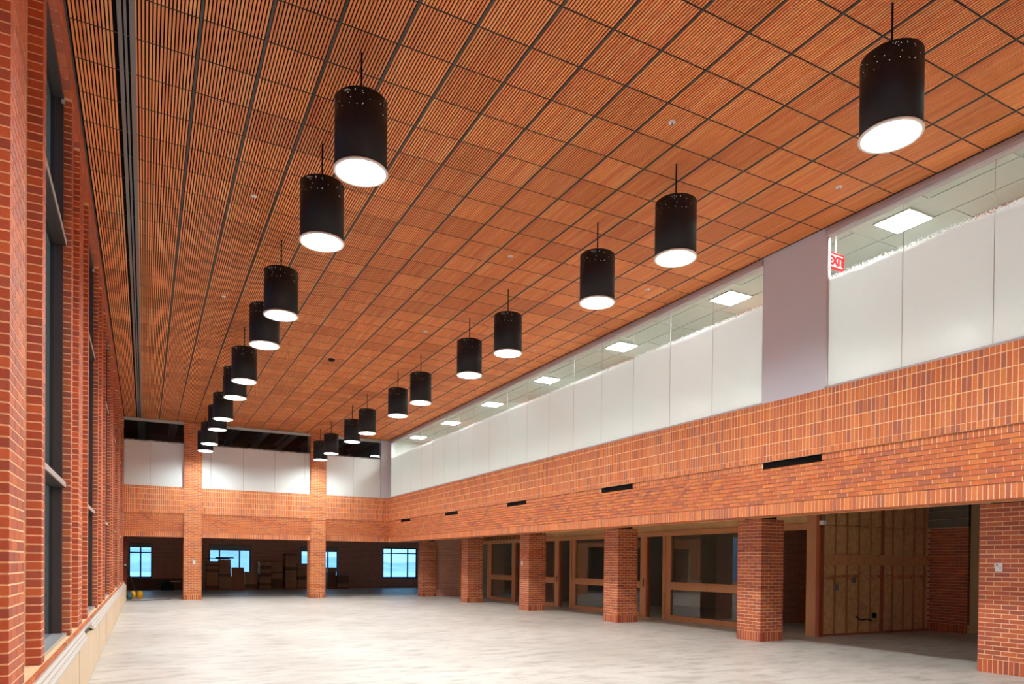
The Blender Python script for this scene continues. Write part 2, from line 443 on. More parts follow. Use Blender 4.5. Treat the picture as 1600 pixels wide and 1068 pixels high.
# ------------------------------------------------------------------ right wall: brick bands, glass, trims
wr = MB()
wr.box(XR + 0.003, 9.95, Y0, YF + 0.6, ZM + 0.002, ZT - 0.002)
for k in range(11):
    pass
fronts = [(ZM - 0.0965, ZM, XR + 0.045)] + [(ZM - 0.0965 - (k + 1) * C, ZM - 0.0965 - k * C, XR + 0.055 + 0.010 * k) for k in range(9)] + [(ZL, ZM - 0.0965 - 9 * C, XR + 0.15)]
for z0, z1, x in fronts: (wr.box(x + 0.003, 10.16, Y0, YF + 0.6, z0 + 0.001, z1 - J), wr.box(x + 0.016, 10.16, Y0, YF + 0.6, z1 - J, z1))
wall_right = struct('wall_right', wr, MORTAR, 'brick balcony wall with soldier bands above battered running courses')
boxes = []
slots = [(7.57 + 4.87 * k, 8.77 + 4.87 * k) for k in range(-1, 5)]
def in_slot(y): return any(a < y < b for a, b in slots)
rows = [(ZM, 0.0965)] + [(ZM + 0.1 + 0.2044 * k, 0.1944) for k in range(4)] + [(ZM + 0.1 + 0.2044 * 4, ZT - (ZM + 0.1 + 0.2044 * 4) - 0.002)]
y = Y0
while y < YF + 0.12:
    for z, h in (rows if y < YF - 0.03 else ()): boxes.append(('soldier_brick', XR, XR + 0.04, y + J / 2, y + C - J / 2, z + 0.003, z + h))
    x = fronts[-1][2]; boxes.append(('soldier_brick', x, x + 0.45, y + J / 2, y + C - J / 2, ZL, fronts[-1][1] - J))
    if not in_slot(y + C / 2):
        x = fronts[0][2]; boxes.append(('header_brick', x, x + 0.1, y + J / 2, y + C - J / 2, fronts[0][0], fronts[0][1] - 0.004))
    y += C
for k in range(9):
    z0, z1, x = fronts[1 + k]; y = Y0 + (ST / 2 if k % 2 else 0)
    while y < YF + 0.1:
        boxes.append(('brick', x, x + 0.1, y + J / 2, min(y + ST - J / 2, YF + 0.2), z0, z1 - J)); y += ST
lay(boxes, wall_right, BRICK)
for a, b in slots:
    o = MB().box(XR + 0.047, XR + 0.09, a, b, ZM - 0.1, ZM - 0.002).box(XR + 0.04, XR + 0.07, a, b, ZM - 0.112, ZM - 0.1).obj('air_slot', BLACK, wall_right)
    o['label'] = 'black recessed air slot'

# glazing of the long gallery, 4 ft panes
XG = 9.52
def pane_run(ys, parent):
    for a, b in zip(ys[:-1], ys[1:]):
        MB().box(XG, XG + 0.012, a + 0.004, b - 0.004, ZT + 0.03, 6.735).obj('pane', FROST, parent)
        MB().box(XG - 0.001, XG + 0.010, b - 0.0025, b + 0.0025, ZT + 0.03, 6.735).obj('joint', SILVER, parent)
gl = [8.80 + 1.212 * k for k in range(17)] + [29.55]
gl2 = [7.47 - 1.212 * k for k in range(9, -1, -1)]
w1 = struct('window_1', MB().box(XG - 0.012, XG + 0.03, 29.56, 29.60, ZT, 6.73).box(XG - 0.006, XG + 0.03, 8.78, 8.795, ZT, 6.73), ALU, 'long gallery window with milky film below clear glass'); pane_run(gl, w1)
w2 = struct('window_2', MB().box(XG - 0.02, XG + 0.03, 7.472, 7.50, ZT, 6.73), ALU, 'gallery window beside the exit sign with milky film below clear glass'); pane_run(gl2, w2)
struct('wall_right_pier', MB().box(XG - 0.02, XG + 0.03, 7.50, 8.78, ZT + 0.002, ZC + 0.03), GREY_PIER, 'lavender grey painted pier between the gallery windows')
tr = MB().prism([(XG - 0.022, 6.735), (XG + 0.05, 6.725), (XG + 0.05, ZC), (XG - 0.022, ZC), (XG - 0.05, ZC - 0.02), (XG - 0.058, ZC - 0.06), (XG - 0.058, 6.80), (XG - 0.045, 6.755)], Y0, 7.50).prism([(XG - 0.022, 6.735), (XG + 0.05, 6.725), (XG + 0.05, ZC), (XG - 0.022, ZC), (XG - 0.05, ZC - 0.02), (XG - 0.058, ZC - 0.06), (XG - 0.058, 6.80), (XG - 0.045, 6.755)], 8.78, 29.6)
struct('trim_1', tr, SILVER, 'rounded silver head trim above the gallery glass')
struct('trim_2', MB().box(XG - 0.02, XG + 0.06, Y0, 7.50, ZT, ZT + 0.03).box(XG - 0.02, XG + 0.06, 8.78, 29.6, ZT, ZT + 0.03), SILVER, 'thin silver sill trim on the brick band')

# corridor behind the gallery glass
ZK = 6.96
ck = struct('ceiling_corridor', MB().box(XG + 0.06, 12.2, Y0, 30.3, ZK + 0.02, ZK + 0.12), TILE, 'white lay-in tile ceiling of the upper corridor')
troffY = [28.8 - 3.65 * k for k in range(8)]
for i in range(4):
    x0 = 9.58 + i * 0.62 + 0.3
for j in range(26):
    y0 = -1.0 + j * 1.217
    for i, (a, b) in enumerate(((9.59, 10.18), (10.18, 10.79), (10.79, 11.4))):
        if i == 1 and any(y0 < t < y0 + 1.217 for t in troffY): continue
        MB().box(a + 0.012, b - 0.012, y0 + 0.012, y0 + 1.205, ZK + 0.008, ZK + 0.024).obj('ceiling_tile', TILE, ck)
for y in troffY:
    t = thing('ceiling_light', (10.49, y, ZK), 'square lit ceiling panel light in the corridor behind the gallery glass', 'light', 'corridor ceiling lights')
    MB().box(10.19, 10.79, y - 0.30, y + 0.30, ZK - 0.006, ZK + 0.016).obj('frame', CHALK, t)
    MB().box(10.215, 10.765, y - 0.275, y + 0.275, ZK - 0.012, ZK - 0.005).obj('diffuser', TROFFER, t)
ve = thing('air_vent', (9.9, 15.6, ZK), 'square white ceiling air vent in the corridor behind the gallery glass', 'vent')
MB().box(9.75, 10.05, 15.3, 15.9, ZK - 0.03, ZK + 0.02).obj('frame', CHALK, ve)
for k in range(5): MB().box(9.77, 10.03, 15.34 + k * 0.11, 15.40 + k * 0.11, ZK - 0.036, ZK - 0.028).obj('slat', GREY_METAL, ve)
wc = struct('wall_corridor', MB().box(11.42, 11.6, Y0, 30.3, 4.2, ZK + 0.03), CHALK, 'white wall of the upper corridor')
for k in range(6):
    yc = 6.0 + 4.85 * k
    MB().box(11.30, 11.42, yc - 0.9, yc + 0.3, 4.2, ZK).obj('brick_pier', STORE_BRICK_Y, wc)
struct('wall_corridor_end', MB().box(XG, 11.42, 30.2, 30.3, 4.2, ZK + 0.03), CHALK, 'white end wall of the upper corridor')
struct('floor_upper', MB().box(9.95, 18, Y0, 30.3, 4.1, 4.25), DRYWALL, 'floor slab of the upper corridor')
ex = thing('exit_sign', (9.98, 7.7, 6.42), 'red lit exit sign hanging in the corridor behind the gallery glass', 'sign')
MB().box(9.81, 10.15, 7.70, 7.74, 6.42, 6.64).obj('plate', plain('exit_plate', (150, 132, 130), 0.5), ex)
fr = MB()
for b in ((9.80, 10.16, 6.41, 6.425), (9.80, 10.16, 6.635, 6.65), (9.80, 9.815, 6.42, 6.64), (10.145, 10.16, 6.42, 6.64)): fr.box(b[0], b[1], 7.69, 7.745, b[2], b[3])
fr.obj('border', EXIT_RED, ex)
MB().box(9.965, 9.995, 7.71, 7.73, 6.64, ZK).obj('stem', WHITE, ex)
cu = bpy.data.curves.new('lettering', 'FONT'); cu.body = 'EXIT'; cu.size = 0.19; cu.align_x = 'CENTER'; cu.extrude = 0.003; cu.offset = 0.006
to = bpy.data.objects.new('lettering_curve', cu); COL.objects.link(to)
me = bpy.data.meshes.new_from_object(to.evaluated_get(bpy.context.evaluated_depsgraph_get())); bpy.data.objects.remove(to)
me.materials.clear(); me.materials.append(EXIT_RED)
lo = bpy.data.objects.new('lettering', me); COL.objects.link(lo); lo.parent = ex; lo.location = (0, -0.006, 0.045); lo.rotation_euler = (math.pi / 2, 0, 0); lo['label'] = 'red letters reading EXIT'

# ------------------------------------------------------------------ far wall
CW = 0.64
FX = [(1.335, 1.335 + CW), (6.152, 6.152 + CW)]
bays = [(XL, FX[0][0]), (FX[0][1], FX[1][0]), (FX[1][1], XR + 0.2)]
wf = MB(); fb = []
yfr = [(z0, z1, YF + (x - XR)) for z0, z1, x in fronts]
for a, b in bays:
    wf.box(a, b, YF + 0.003, YF + 0.45, ZM + 0.002, ZT - 0.002)
    for z0, z1, yy in yfr: (wf.box(a, b, yy + 0.003, YF + 0.6, z0 + 0.001, z1 - J), wf.box(a, b, yy + 0.016, YF + 0.6, z1 - J, z1))
wall_far = struct('wall_far', wf, MORTAR, 'far brick band wall with soldier courses above running courses')
for a, b in bays:
    n = round((min(b, XR) - a) / C); CC = (min(b, XR) - a) / n
    for i in range(n):
        x = a + i * CC
        for z, h in rows: fb.append(('soldier_brick', x + J / 2, x + CC - J / 2, YF, YF + 0.04, z + 0.003, z + h))
    n = int((b - a) / C)
    for i in range(n):
        x = a + i * C
        yy = yfr[-1][2]; fb.append(('soldier_brick', x + J / 2, x + C - J / 2, yy, yy + 0.35, ZL, yfr[-1][1] - J))
        yy = yfr[0][2]; fb.append(('header_brick', x + J / 2, x + C - J / 2, yy, yy + 0.1, yfr[0][0], yfr[0][1] - 0.004))
    for k in range(9):
        z0, z1, yy = yfr[1 + k]; x = a - (ST / 2 if k % 2 else 0)
        while x < b - 0.03:
            fb.append(('brick', max(a, x + J / 2), min(b, x + ST - J / 2), yy, yy + 0.1, z0, z1 - J)); x += ST
lay(fb, wall_far, BRICK)
YG = YF + 0.14
def far_panes(name, xs, label, ped=0):
    o = struct(name, MB().box(xs[0], xs[-1], YG - 0.05, YG + 0.05, 6.80, ZC + 0.02).box(xs[0], xs[-1], YG - 0.03, YG + 0.04, ZT, ZT + 0.02), CHALK, label)
    for a, b in zip(xs[:-1], xs[1:]): MB().box(a + 0.004, b - 0.004, YG, YG + 0.012, ZT + 0.02, 6.80).obj('pane', FROST_FAR, o)
far_panes('window_3', [XL, 0.17, FX[0][0]], 'frosted upper window between the long wall and the first far column')
far_panes('window_4', [FX[0][1], 2.30, 3.51, 4.72, 5.94, FX[1][0]], 'wide frosted upper window between the two far columns')
far_panes('window_5', [FX[1][1], 7.98, 9.2], 'frosted upper window beside the grey corner pier')
struct('wall_corner_pier', MB().box(9.2, XG + 0.1, YF + 0.01, YG + 0.15, ZT, ZC + 0.03).box(XG - 0.02, XG + 0.1, 29.6, YF + 0.05, ZT, ZC + 0.03), GREY_PIER, 'lavender grey corner pier at the far end')
# dark unfinished loft behind the far glass
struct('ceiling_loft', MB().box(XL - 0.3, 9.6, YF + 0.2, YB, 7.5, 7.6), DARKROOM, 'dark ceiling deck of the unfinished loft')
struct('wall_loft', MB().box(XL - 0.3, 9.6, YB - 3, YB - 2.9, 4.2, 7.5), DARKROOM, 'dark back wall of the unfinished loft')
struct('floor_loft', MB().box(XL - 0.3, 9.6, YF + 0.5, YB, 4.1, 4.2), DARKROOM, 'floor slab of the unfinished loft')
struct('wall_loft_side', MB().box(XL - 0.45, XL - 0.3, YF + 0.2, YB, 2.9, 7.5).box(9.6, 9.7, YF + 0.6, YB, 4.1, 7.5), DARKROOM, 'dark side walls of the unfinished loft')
for k in range(9):
    x = 0.15 + k * 1.22 - 0.3
    bm_ = MB().box(x - 0.14, x + 0.14, YF + 0.5, YB - 3.05, 7.17, 7.2).box(x - 0.02, x + 0.02, YF + 0.5, YB - 3.05, 7.2, 7.47).box(x - 0.14, x + 0.14, YF + 0.5, YB - 3.05, 7.47, 7.5)
    tag(bm_.obj('roof_beam', STEEL), 'grey steel roof beam in the dark loft behind the far glass', 'beam', 'loft roof beams')

# ------------------------------------------------------------------ brick columns
def brick_column(name, x0, y0, w, h, label, mat, single, group=None, soldier=True):
    t = thing(name, (x0, y0, 0), label, 'column', group)
    MB().box(x0 + 0.003, x0 + w - 0.003, y0 + 0.003, y0 + w - 0.003, 0.0, h - 0.004).obj('mortar_core', MORTAR_DIM, t)
    bx = []
    z = 0.0; T = 0.096
    if soldier:
        n = 9; p = w / n
        for i in range(n):
            a, b = i * p + (J / 2 if i else 0), (i + 1) * p - (J / 2 if i < n - 1 else 0)
            bx.append(('soldier_brick', x0, x0 + T, y0 + a, y0 + b, 0, 0.193)); bx.append(('soldier_brick', x0 + w - T, x0 + w, y0 + a, y0 + b, 0, 0.193))
            if 0 < i < n - 1:
                bx.append(('soldier_brick', x0 + a, x0 + b, y0, y0 + T, 0, 0.193)); bx.append(('soldier_brick', x0 + a, x0 + b, y0 + w - T, y0 + w, 0, 0.193))
        z = 0.203
    k = 0; p3 = (w + J) / 3
    while z + C * 0.6 < h:
        z1 = min(z + C - J, h)
        for i in range(3):
            a = i * p3; b = a + p3 - J
            for e in (0, w - T):
                bx.append(('brick', x0 + e, x0 + e + T, y0 + a, y0 + b, z, z1) if k % 2 == 0 else ('brick', x0 + a, x0 + b, y0 + e, y0 + e + T, z, z1))
        p2 = (w - 2 * T - J) / 2
        for i in range(2):
            a = T + J + i * p2; b = a + p2 - J
            for e in (0, w - T):
                bx.append(('brick', x0 + a, x0 + b, y0 + e, y0 + e + T, z, z1) if k % 2 == 0 else ('brick', x0 + e, x0 + e + T, y0 + a, y0 + b, z, z1))
        z += C; k += 1
    if single:
        vis = [b for b in bx if b[1] < x0 + 0.01 or b[3] < y0 + 0.01]; hid = [b for b in bx if not (b[1] < x0 + 0.01 or b[3] < y0 + 0.01)]
        lay(vis, t, mat)
        o = MB(); [o.box(*b[1:]) for b in hid]; o = o.obj('brickwork', mat, t); o['kind'] = 'stuff'
    else:
        o = MB(); [o.box(*b[1:]) for b in bx]; o = o.obj('brickwork', mat, t); o['kind'] = 'stuff'
    return t
XC = 11.088
colY = [6.022, 10.848, 15.701, 20.545, 25.409, 30.337]
labs = ['square red brick column with a printed white card, by the stair opening',
        'square red brick column standing before the insulated stud wall and wide shop window',
        'square red brick column between the wide shop window and the half hidden shop window',
        'square red brick column with a white switch plate',
        'square red brick column between the switch plate column and the storage corner',
        'square red brick column at the corner of the dark storage room']
for i, yy in enumerate(colY):
    t = brick_column('brick_column', XC, yy - CW, CW, 2.50, labs[i], BRICK_RED, i < 3)
    MB().box(XC + 0.1, XC + CW - 0.1, yy - CW + 0.1, yy - 0.1, 2.50, 2.70).obj('bearing_plate', RUBBER, t)
t = brick_column('brick_column', XC, 1.17 - CW, CW, 2.50, 'square red brick column nearest the rear wall', BRICK_RED, False)
brick_column('tall_brick_column', FX[0][0], YF - 0.002, CW, ZC, 'full height brick column with a white plate, beside the yellow floor tool', BRICK, False)
brick_column('tall_brick_column', FX[1][0], YF - 0.002, CW, ZC, 'full height brick column standing against the tallest carton stacks', BRICK, False)
# small plates on columns
def plate(x, y, z, w, h, axis, label, extra=False):
    t = thing('wall_plate', (x, y, z), label, 'plate')
    if axis == 'X':
        MB().box(x - 0.018, x, y - w / 2, y + w / 2, z - h / 2, z + h / 2).obj('body', WHITE, t); body = t.children[0]
        if extra:
            MB().box(x - 0.020, x - 0.018, y + 0.012, y + 0.03, z + 0.022, z + 0.042).obj('dot', RUBBER, body)
            r = MB()
            for k in range(9):
                a0, a1 = 0.4 + k * 0.5, 0.4 + (k + 1) * 0.5
                q = lambda a, rr: (x - 0.0195, y - 0.012 + rr * math.cos(a), z - 0.012 + rr * math.sin(a))
                r.quad(q(a0, 0.018), q(a1, 0.018), q(a1, 0.023), q(a0, 0.023))
            r.obj('printed_mark', GREY_METAL, body)
        else: MB().box(x - 0.026, x - 0.018, y - w * 0.15, y + w * 0.15, z - h * 0.2, z + h * 0.2).obj('switch', WHITE, body)
    else:
        MB().box(x - w / 2, x + w / 2, y - 0.018, y, z - h / 2, z + h / 2).obj('body', WHITE, t)
        MB().box(x - w * 0.15, x + w * 0.15, y - 0.026, y - 0.018, z - h * 0.2, z + h * 0.2).obj('switch', WHITE, t)
plate(XC, 5.74, 1.56, 0.10, 0.125, 'X', 'white printed card on the brick column by the stair opening', True)
plate(XC, 20.36, 1.56, 0.09, 0.15, 'X', 'white switch plate on an arcade brick column')
plate(1.70, YF - 0.002, 1.47, 0.10, 0.17, 'Y', 'white plate on the full height far brick column')

# ------------------------------------------------------------------ left wall
PC = [0.50 + 4.875 * k for k in range(7)]     # pier centres 0.5, 5.375, 10.25 ...
ZLEDGE, ZH = 0.72, 6.50
wl = MB()
wl.box(-1.15, -0.686, Y0, YF + 0.4, 0.0, ZLEDGE - 0.004)
wl.box(-1.15, XL - 0.003, Y0, YF + 0.4, ZH + 0.004, ZC + 0.1)
lb = []
def rib(y0, y1, z0, z1, n):
    z = z0; k = 0
    while z + C * 0.5 < z1:
        zt = min(z + C - J, z1)
        if n == 1: lb.append(('brick', XL - 0.1, XL, y0, y1, z, zt))
        else:
            p = (y1 - y0 + J) / n
            edges = [y0 + i * p for i in range(n + 1)] if k % 2 == 0 else [y0] + [y0 + (i + 0.5) * p for i in range(n)] + [y1 + J]
            for a, b in zip(edges[:-1], edges[1:]): lb.append(('brick', XL - 0.1, XL, a, b - J, z, zt))
        z += C; k += 1
for c in PC:
    a, b = c - 1.37, min(c + 1.40, YF + 0.3)
    wl.box(-1.15, XL - 0.118, a, b, ZLEDGE, ZH)                   # recess back
    for u, v in ((-1.32, -1.12), (-0.30, 0.30), (1.17, 1.37)):
        if c + u > YF - 0.05: continue
        wl.box(XL - 0.12, XL - 0.003, c + u + 0.003, min(c + v, YF) - 0.003, ZLEDGE, ZH)
        rib(c + u, min(c + v, YF), ZLEDGE, ZH, 1 if v - u < 0.3 else 3)
    for u, v in ((-1.12, -0.30), (0.30, 1.17)):
        if c + v > YF: continue
        z = ZLEDGE; k = 0
        while z + C * 0.5 < ZH:
            n = 4; p = (v - u) / n; s = 0 if k % 2 == 0 else p / 2
            ys = [c + u + i * p + s for i in range(n + (1 if s == 0 else 0))]
            ys = ([c + u] if s else []) + ys + ([c + v] if s else [])
            for q0, q1 in zip(ys[:-1], ys[1:]): lb.append(('recess_brick', XL - 0.15, XL - 0.112, q0 + J / 2, q1 - J / 2, z, z + C - J))
            z += C; k += 1
wall_left = struct('wall_left', wl, MORTAR, 'ribbed brick window wall along the hall')
z = ZH; k = 0
while z + C * 0.5 < ZC:                                          # lintel courses under the ceiling
    y = Y0 + (ST / 2 if k % 2 else 0)
    while y < YF - 0.05:
        lb.append(('lintel_brick', XL - 0.1, XL, y + J / 2, min(YF, y + ST) - J / 2, z, min(z + C - J, ZC - 0.005))); y += ST
    z += C; k += 1
y = Y0
while y < YF - 0.05:                                             # brick sill ledge
    lb.append(('sill_brick', -0.706, -0.682, y + J / 2, y + C * 3 - J / 2, ZLEDGE - 0.06, ZLEDGE - 0.002)); y += C * 3
lay([b for b in lb if b[0] == 'brick'], wall_left, BRICK_RED)
rest = MB(); [rest.box(*b[1:]) for b in lb if b[0] in ('recess_brick', 'lintel_brick')]
o = rest.obj('lintel_brickwork', BRICK_RED, wall_left); o['kind'] = 'stuff'
rest = MB(); [rest.box(*b[1:]) for b in lb if b[0] == 'sill_brick']
o = rest.obj('sill_brickwork', BRICK, wall_left); o['kind'] = 'stuff'
o['label'] = 'brick ledge under the tall windows'
# tall bronze windows between the piers
wn = 6
for i in range(len(PC) - 1):
    a, b = PC[i] + 1.40, PC[i + 1] - 1.35
    f = MB()
    f.box(-0.90, -0.785, a, a + 0.07, ZLEDGE, ZH).box(-0.90, -0.785, b - 0.07, b, ZLEDGE, ZH)
    f.box(-0.90, -0.785, a, b, ZH - 0.08, ZH)
    w = struct('window_%d' % wn, f, BRONZE, 'tall bronze framed window between brick piers, %s bay from the far brick wall' % ['sixth', 'fifth', 'fourth', 'third', 'second', 'first'][i]); wn += 1
    for z in (2.36, 4.93):
        MB().box(-0.90, -0.755, a + 0.06, b - 0.06, z - 0.055, z).obj('transom', BRONZE, w)
        MB().box(-0.765, -0.750, a + 0.05, b - 0.05, z - 0.045, z + 0.006).obj('transom_edge', ALU, w)
    MB().box(-0.95, -0.745, a, b, ZLEDGE - 0.001, ZLEDGE + 0.035).obj('sill', ALU, w)
    for z0, z1 in ((ZLEDGE + 0.03, 2.31), (2.36, 4.88), (4.93, ZH - 0.07)):
        MB().box(-0.876, -0.866, a + 0.06, b - 0.06, z0, z1).obj('pane', GREY_GLASS, w)
    for yy in (b - 0.10, a + 0.10):
        pass
    br = MB().box(-0.80, -0.77, b - 0.085, b - 0.06, ZH - 0.13, ZH - 0.09).obj('bracket', ALU, w)

# convector casing along the left wall
ra = thing('radiator_casing', (-0.65, 13, 0), 'long beige radiator casing with grille top below the tall windows', 'radiator')
ys = [3.95 + 1.2175 * k for k in range(22)]
for i, (a, b) in enumerate(zip(ys[:-1], ys[1:])):
    d = random.uniform(-0.006, 0.006)
    MB().prism([(-0.640 + d, 0.02), (-0.615 + d, 0.02), (-0.615 + d, 0.572), (-0.640 + d, 0.572)], a + 0.004, b - 0.004).obj('front_panel', BEIGE, ra)
    if i == 5:
        MB().prism([(-0.676, 0.640), (-0.652, 0.615), (-0.652, 0.608), (-0.676, 0.632)], a + 0.02, b - 0.3).obj('open_channel', RUBBER, ra)
        MB().prism([(-0.676, 0.694), (-0.655, 0.668), (-0.655, 0.660), (-0.676, 0.686)], a + 0.003, b - 0.003).obj('top_cover', ALU, ra)
    else:
        MB().prism([(-0.678, 0.690), (-0.666, 0.690), (-0.622, 0.590), (-0.615, 0.585), (-0.615, 0.572), (-0.678, 0.600)], a + 0.003, b - 0.003).obj('top_grille', GRILLE, ra)
        MB().prism([(-0.619, 0.586), (-0.611, 0.586), (-0.611, 0.57), (-0.619, 0.57)], a + 0.003, b - 0.003).obj('edge_strip', ALU, ra)
MB().box(-0.676, -0.645, ys[0], ys[-1], 0.0, 0.56).obj('back_box', BEIGE, ra)
MB().box(-0.676, -0.60, ys[-1] - 0.02, ys[-1] + 0.02, 0.0, 0.62).obj('end_cap', BEIGE, ra)

# ------------------------------------------------------------------ rear wall (behind the camera)
struct('wall_rear', MB().box(-1.15, 25.8, Y0 - 0.3, Y0, 0, ZC + 0.2), STORE_BRICK, 'plain brick rear wall of the hall')

# ------------------------------------------------------------------ under the overhang
struct('ceiling_soffit', MB().box(10.16, XS + 0.2, 10.4, 22.3, 2.72, 2.8), SOFFIT, 'tan unfinished soffit board under the overhang')
struct('ceiling_overhang', MB().box(9.9, 18.2, Y0, 10.38, 3.12, 3.2).box(18.2, 26, Y0, 24, 3.12, 3.2).box(10.16, XS + 0.2, 22.3, 30.3, 3.12, 3.2), DECK, 'dark open deck above the overhang')
struct('wall_header', MB().box(10.12, 10.16, Y0, YF, ZL + 0.1, 3.3), DARKROOM, 'rough back of the brick lintel')
def shop_unit(name, y0, y1, label, jamb0=0.30, jamb1=0.33, pull=False):
    o = struct(name, MB().box(XS - 0.02, XS + 0.1, y0, y0 + jamb0 * 0.35, 0, 2.36).box(XS - 0.02, XS + 0.1, y1 - jamb1 * 0.35, y1, 0, 2.36), FRAME_WOOD, label)
    MB().box(XS, XS + 0.08, y0 + jamb0 * 0.35, y0 + jamb0, 0.02, 2.36).obj('stile', FRAME_WOOD, o)
    MB().box(XS, XS + 0.08, y1 - jamb1, y1 - jamb1 * 0.35, 0.02, 2.36).obj('stile', FRAME_WOOD, o)
    a, b = y0 + jamb0, y1 - jamb1
    MB().box(XS - 0.01, XS + 0.09, a, b, 0.85, 1.06).obj('middle_rail', FRAME_WOOD, o)
    MB().box(XS - 0.01, XS + 0.09, a, b, 0.0, 0.13).obj('bottom_rail', FRAME_WOOD, o)
    MB().box(XS + 0.045, XS + 0.055, a, b, 0.13, 0.85).obj('pane', SHOP_GLASS, o)
    MB().box(XS + 0.045, XS + 0.055, a, b, 1.06, 2.36).obj('pane', SHOP_GLASS, o)
    if pull: MB().box(XS - 0.03, XS, y0 + 0.1, y0 + 0.15, 0.9, 1.12).obj('pull', BRONZE, o)
    return o
shop_unit('window_12', 11.75, 15.65, 'wide fir framed shop window before the red brick column')
shop_unit('window_13', 16.38, 20.57, 'fir framed shop window with a pull, half hidden by a column', pull=True)
shop_unit('window_14', 21.30, 24.1, 'fir framed glazed leaf behind the switch plate column', pull=True)
shop_unit('window_15', 24.63, 27.16, 'narrow fir framed shop window near the storage corner')
for i, (a, b) in enumerate(((10.74, 11.75), (15.65, 16.38), (20.57, 21.30), (24.1, 24.63), (27.16, 28.0))):
    MB_ = MB().box(XS + 0.01, XS + 0.09, a - 0.0, a + 0.035, 0, 2.36).box(XS + 0.01, XS + 0.09, b - 0.035, b, 0, 2.36)
    struct('door_%d' % (i + 1), MB_, RED_STUD if i else FRAME_WOOD, 'open doorway with timber lining in the shop front, %s from the stud wall' % ['first', 'second', 'third', 'fourth', 'fifth'][i])
struct('trim_3', MB().box(XS - 0.03, XS + 0.1, 10.74, 28.2, 2.36, 2.50), FRAME_WOOD, 'fir head rail running over the shop front')
struct('trim_4', MB().box(XS + 0.02, XS + 0.12, 10.74, 22.3, 2.50, 2.72), SOFFIT, 'tan filler board above the shop front head rail')
struct('trim_5', MB().box(XS - 0.03, XS + 0.1, 10.49, 10.74, 0, 2.72), FRAME_WOOD, 'fir end post of the shop front')
for k in range(22):
    y = 22.35 + k * 0.28
    tag(MB().box(XS - 0.03, XS + 0.1, y, y + 0.07, 2.50, 2.75).obj('cripple_stud', STUD_WOOD), 'short timber block above the shop front head rail', 'block', 'blocks above the head rail')
struct('trim_6', MB().box(XS - 0.03, XS + 0.1, 22.3, 28.4, 2.75, 2.80), STUD_WOOD, 'timber top plate over the short blocks')
# shop interior
si = MB().box(18.0, 18.2, 10.6, 29.9, 0, 2.8).box(XS + 0.1, 18.2, 29.85, 29.95, 0, 2.8)
for y in (20.9, 25.0): si.box(15.2, 18.0, y, y + 0.12, 0, 2.7)
struct('wall_shop_rear', si, DRYWALL, 'grey rear wall inside the dark shop')
struct('wall_shop_brick', MB().box(15.0, 18.0, 13.3, 13.5, 0, 2.7), STORE_BRICK, 'dark brick wall inside the shop seen through the end doorway')
struct('ceiling_shop', MB().box(XS + 0.12, 18.2, 10.55, 29.9, 2.7, 2.8), DECK, 'dark ceiling inside the shop')
struct('wall_end_brick', MB().box(XC + CW + 0.0, XS + 0.05, 29.80, 29.95, 0, 3.1), STORE_BRICK, 'brick end wall joining the corner column')
struct('trim_7', MB().box(XS - 0.18, XS - 0.05, 29.68, 29.80, 0, 2.9), FRAME_WOOD, 'timber post against the brick end wall')

# insulated stud wall
wi = struct('wall_insulated', MB().box(XS + 0.1, 17.1, 10.53, 10.6, 0, 3.1), OSB, 'open stud wall filled with brown mineral wool')
xs = [XS + 0.12 + 0.407 * k for k in range(10)]
for i, x in enumerate(xs):
    wdt = 0.038 if i != 5 else 0.09
    MB().box(x, x + wdt, 10.44, 10.53, 0.04, 3.1).obj('stud', STUD_WOOD if i != 5 else RED_STUD, wi)
for i, (a, b) in enumerate(zip(xs, xs[1:] + [17.05])):
    a += 0.038 if i != 5 else 0.09
    for (z0, z1) in ((0.04, 1.30 + random.uniform(-.05, .1)), (1.42, 1.58), (1.82, 2.46), (2.48, 3.1)):
        if z0 == 1.42: z0 = 1.36
        MB().box(a + 0.004, b - 0.004, 10.455 + random.uniform(0, 0.02), 10.53, z0, z1).obj('insulation_batt', WOOL, wi)
MB().box(XS + 0.12, 17.05, 10.432, 10.452, 1.58, 1.82).obj('backing_strip', OSB, wi)
MB().box(XS + 0.12, 17.05, 10.44, 10.53, 0.0, 0.04).obj('bottom_plate', RED_STUD, wi)
MB().box(XS - 0.03, XS + 0.02, 10.40, 10.49, 0, 2.8).box(XS + 0.05, XS + 0.12, 10.40, 10.50, 0, 3.1).obj('end_stud', RED_STUD, wi)
cb = MB().tube([(14.35, 10.42, 0.42), (14.4, 10.41, 0.36), (14.55, 10.41, 0.33), (14.75, 10.41, 0.34), (14.9, 10.41, 0.30)], 0.015)
tag(cb.obj('loose_cable', RUBBER), 'black loose cable against the insulated stud wall', 'cable')
for x, z in ((13.62, 1.02), (14.2, 1.18), (14.95, 0.36)):
    ob = MB().box(x, x + 0.09, 10.40, 10.45, z, z + 0.12)
    tag(ob.obj('outlet_box', GREY_METAL if z > .9 else RUBBER), 'small metal electrical box fixed in the stud wall' if z > .9 else 'dark low electrical box near the foot of the stud wall', 'box', 'stud wall electrical boxes' if z > .9 else None)
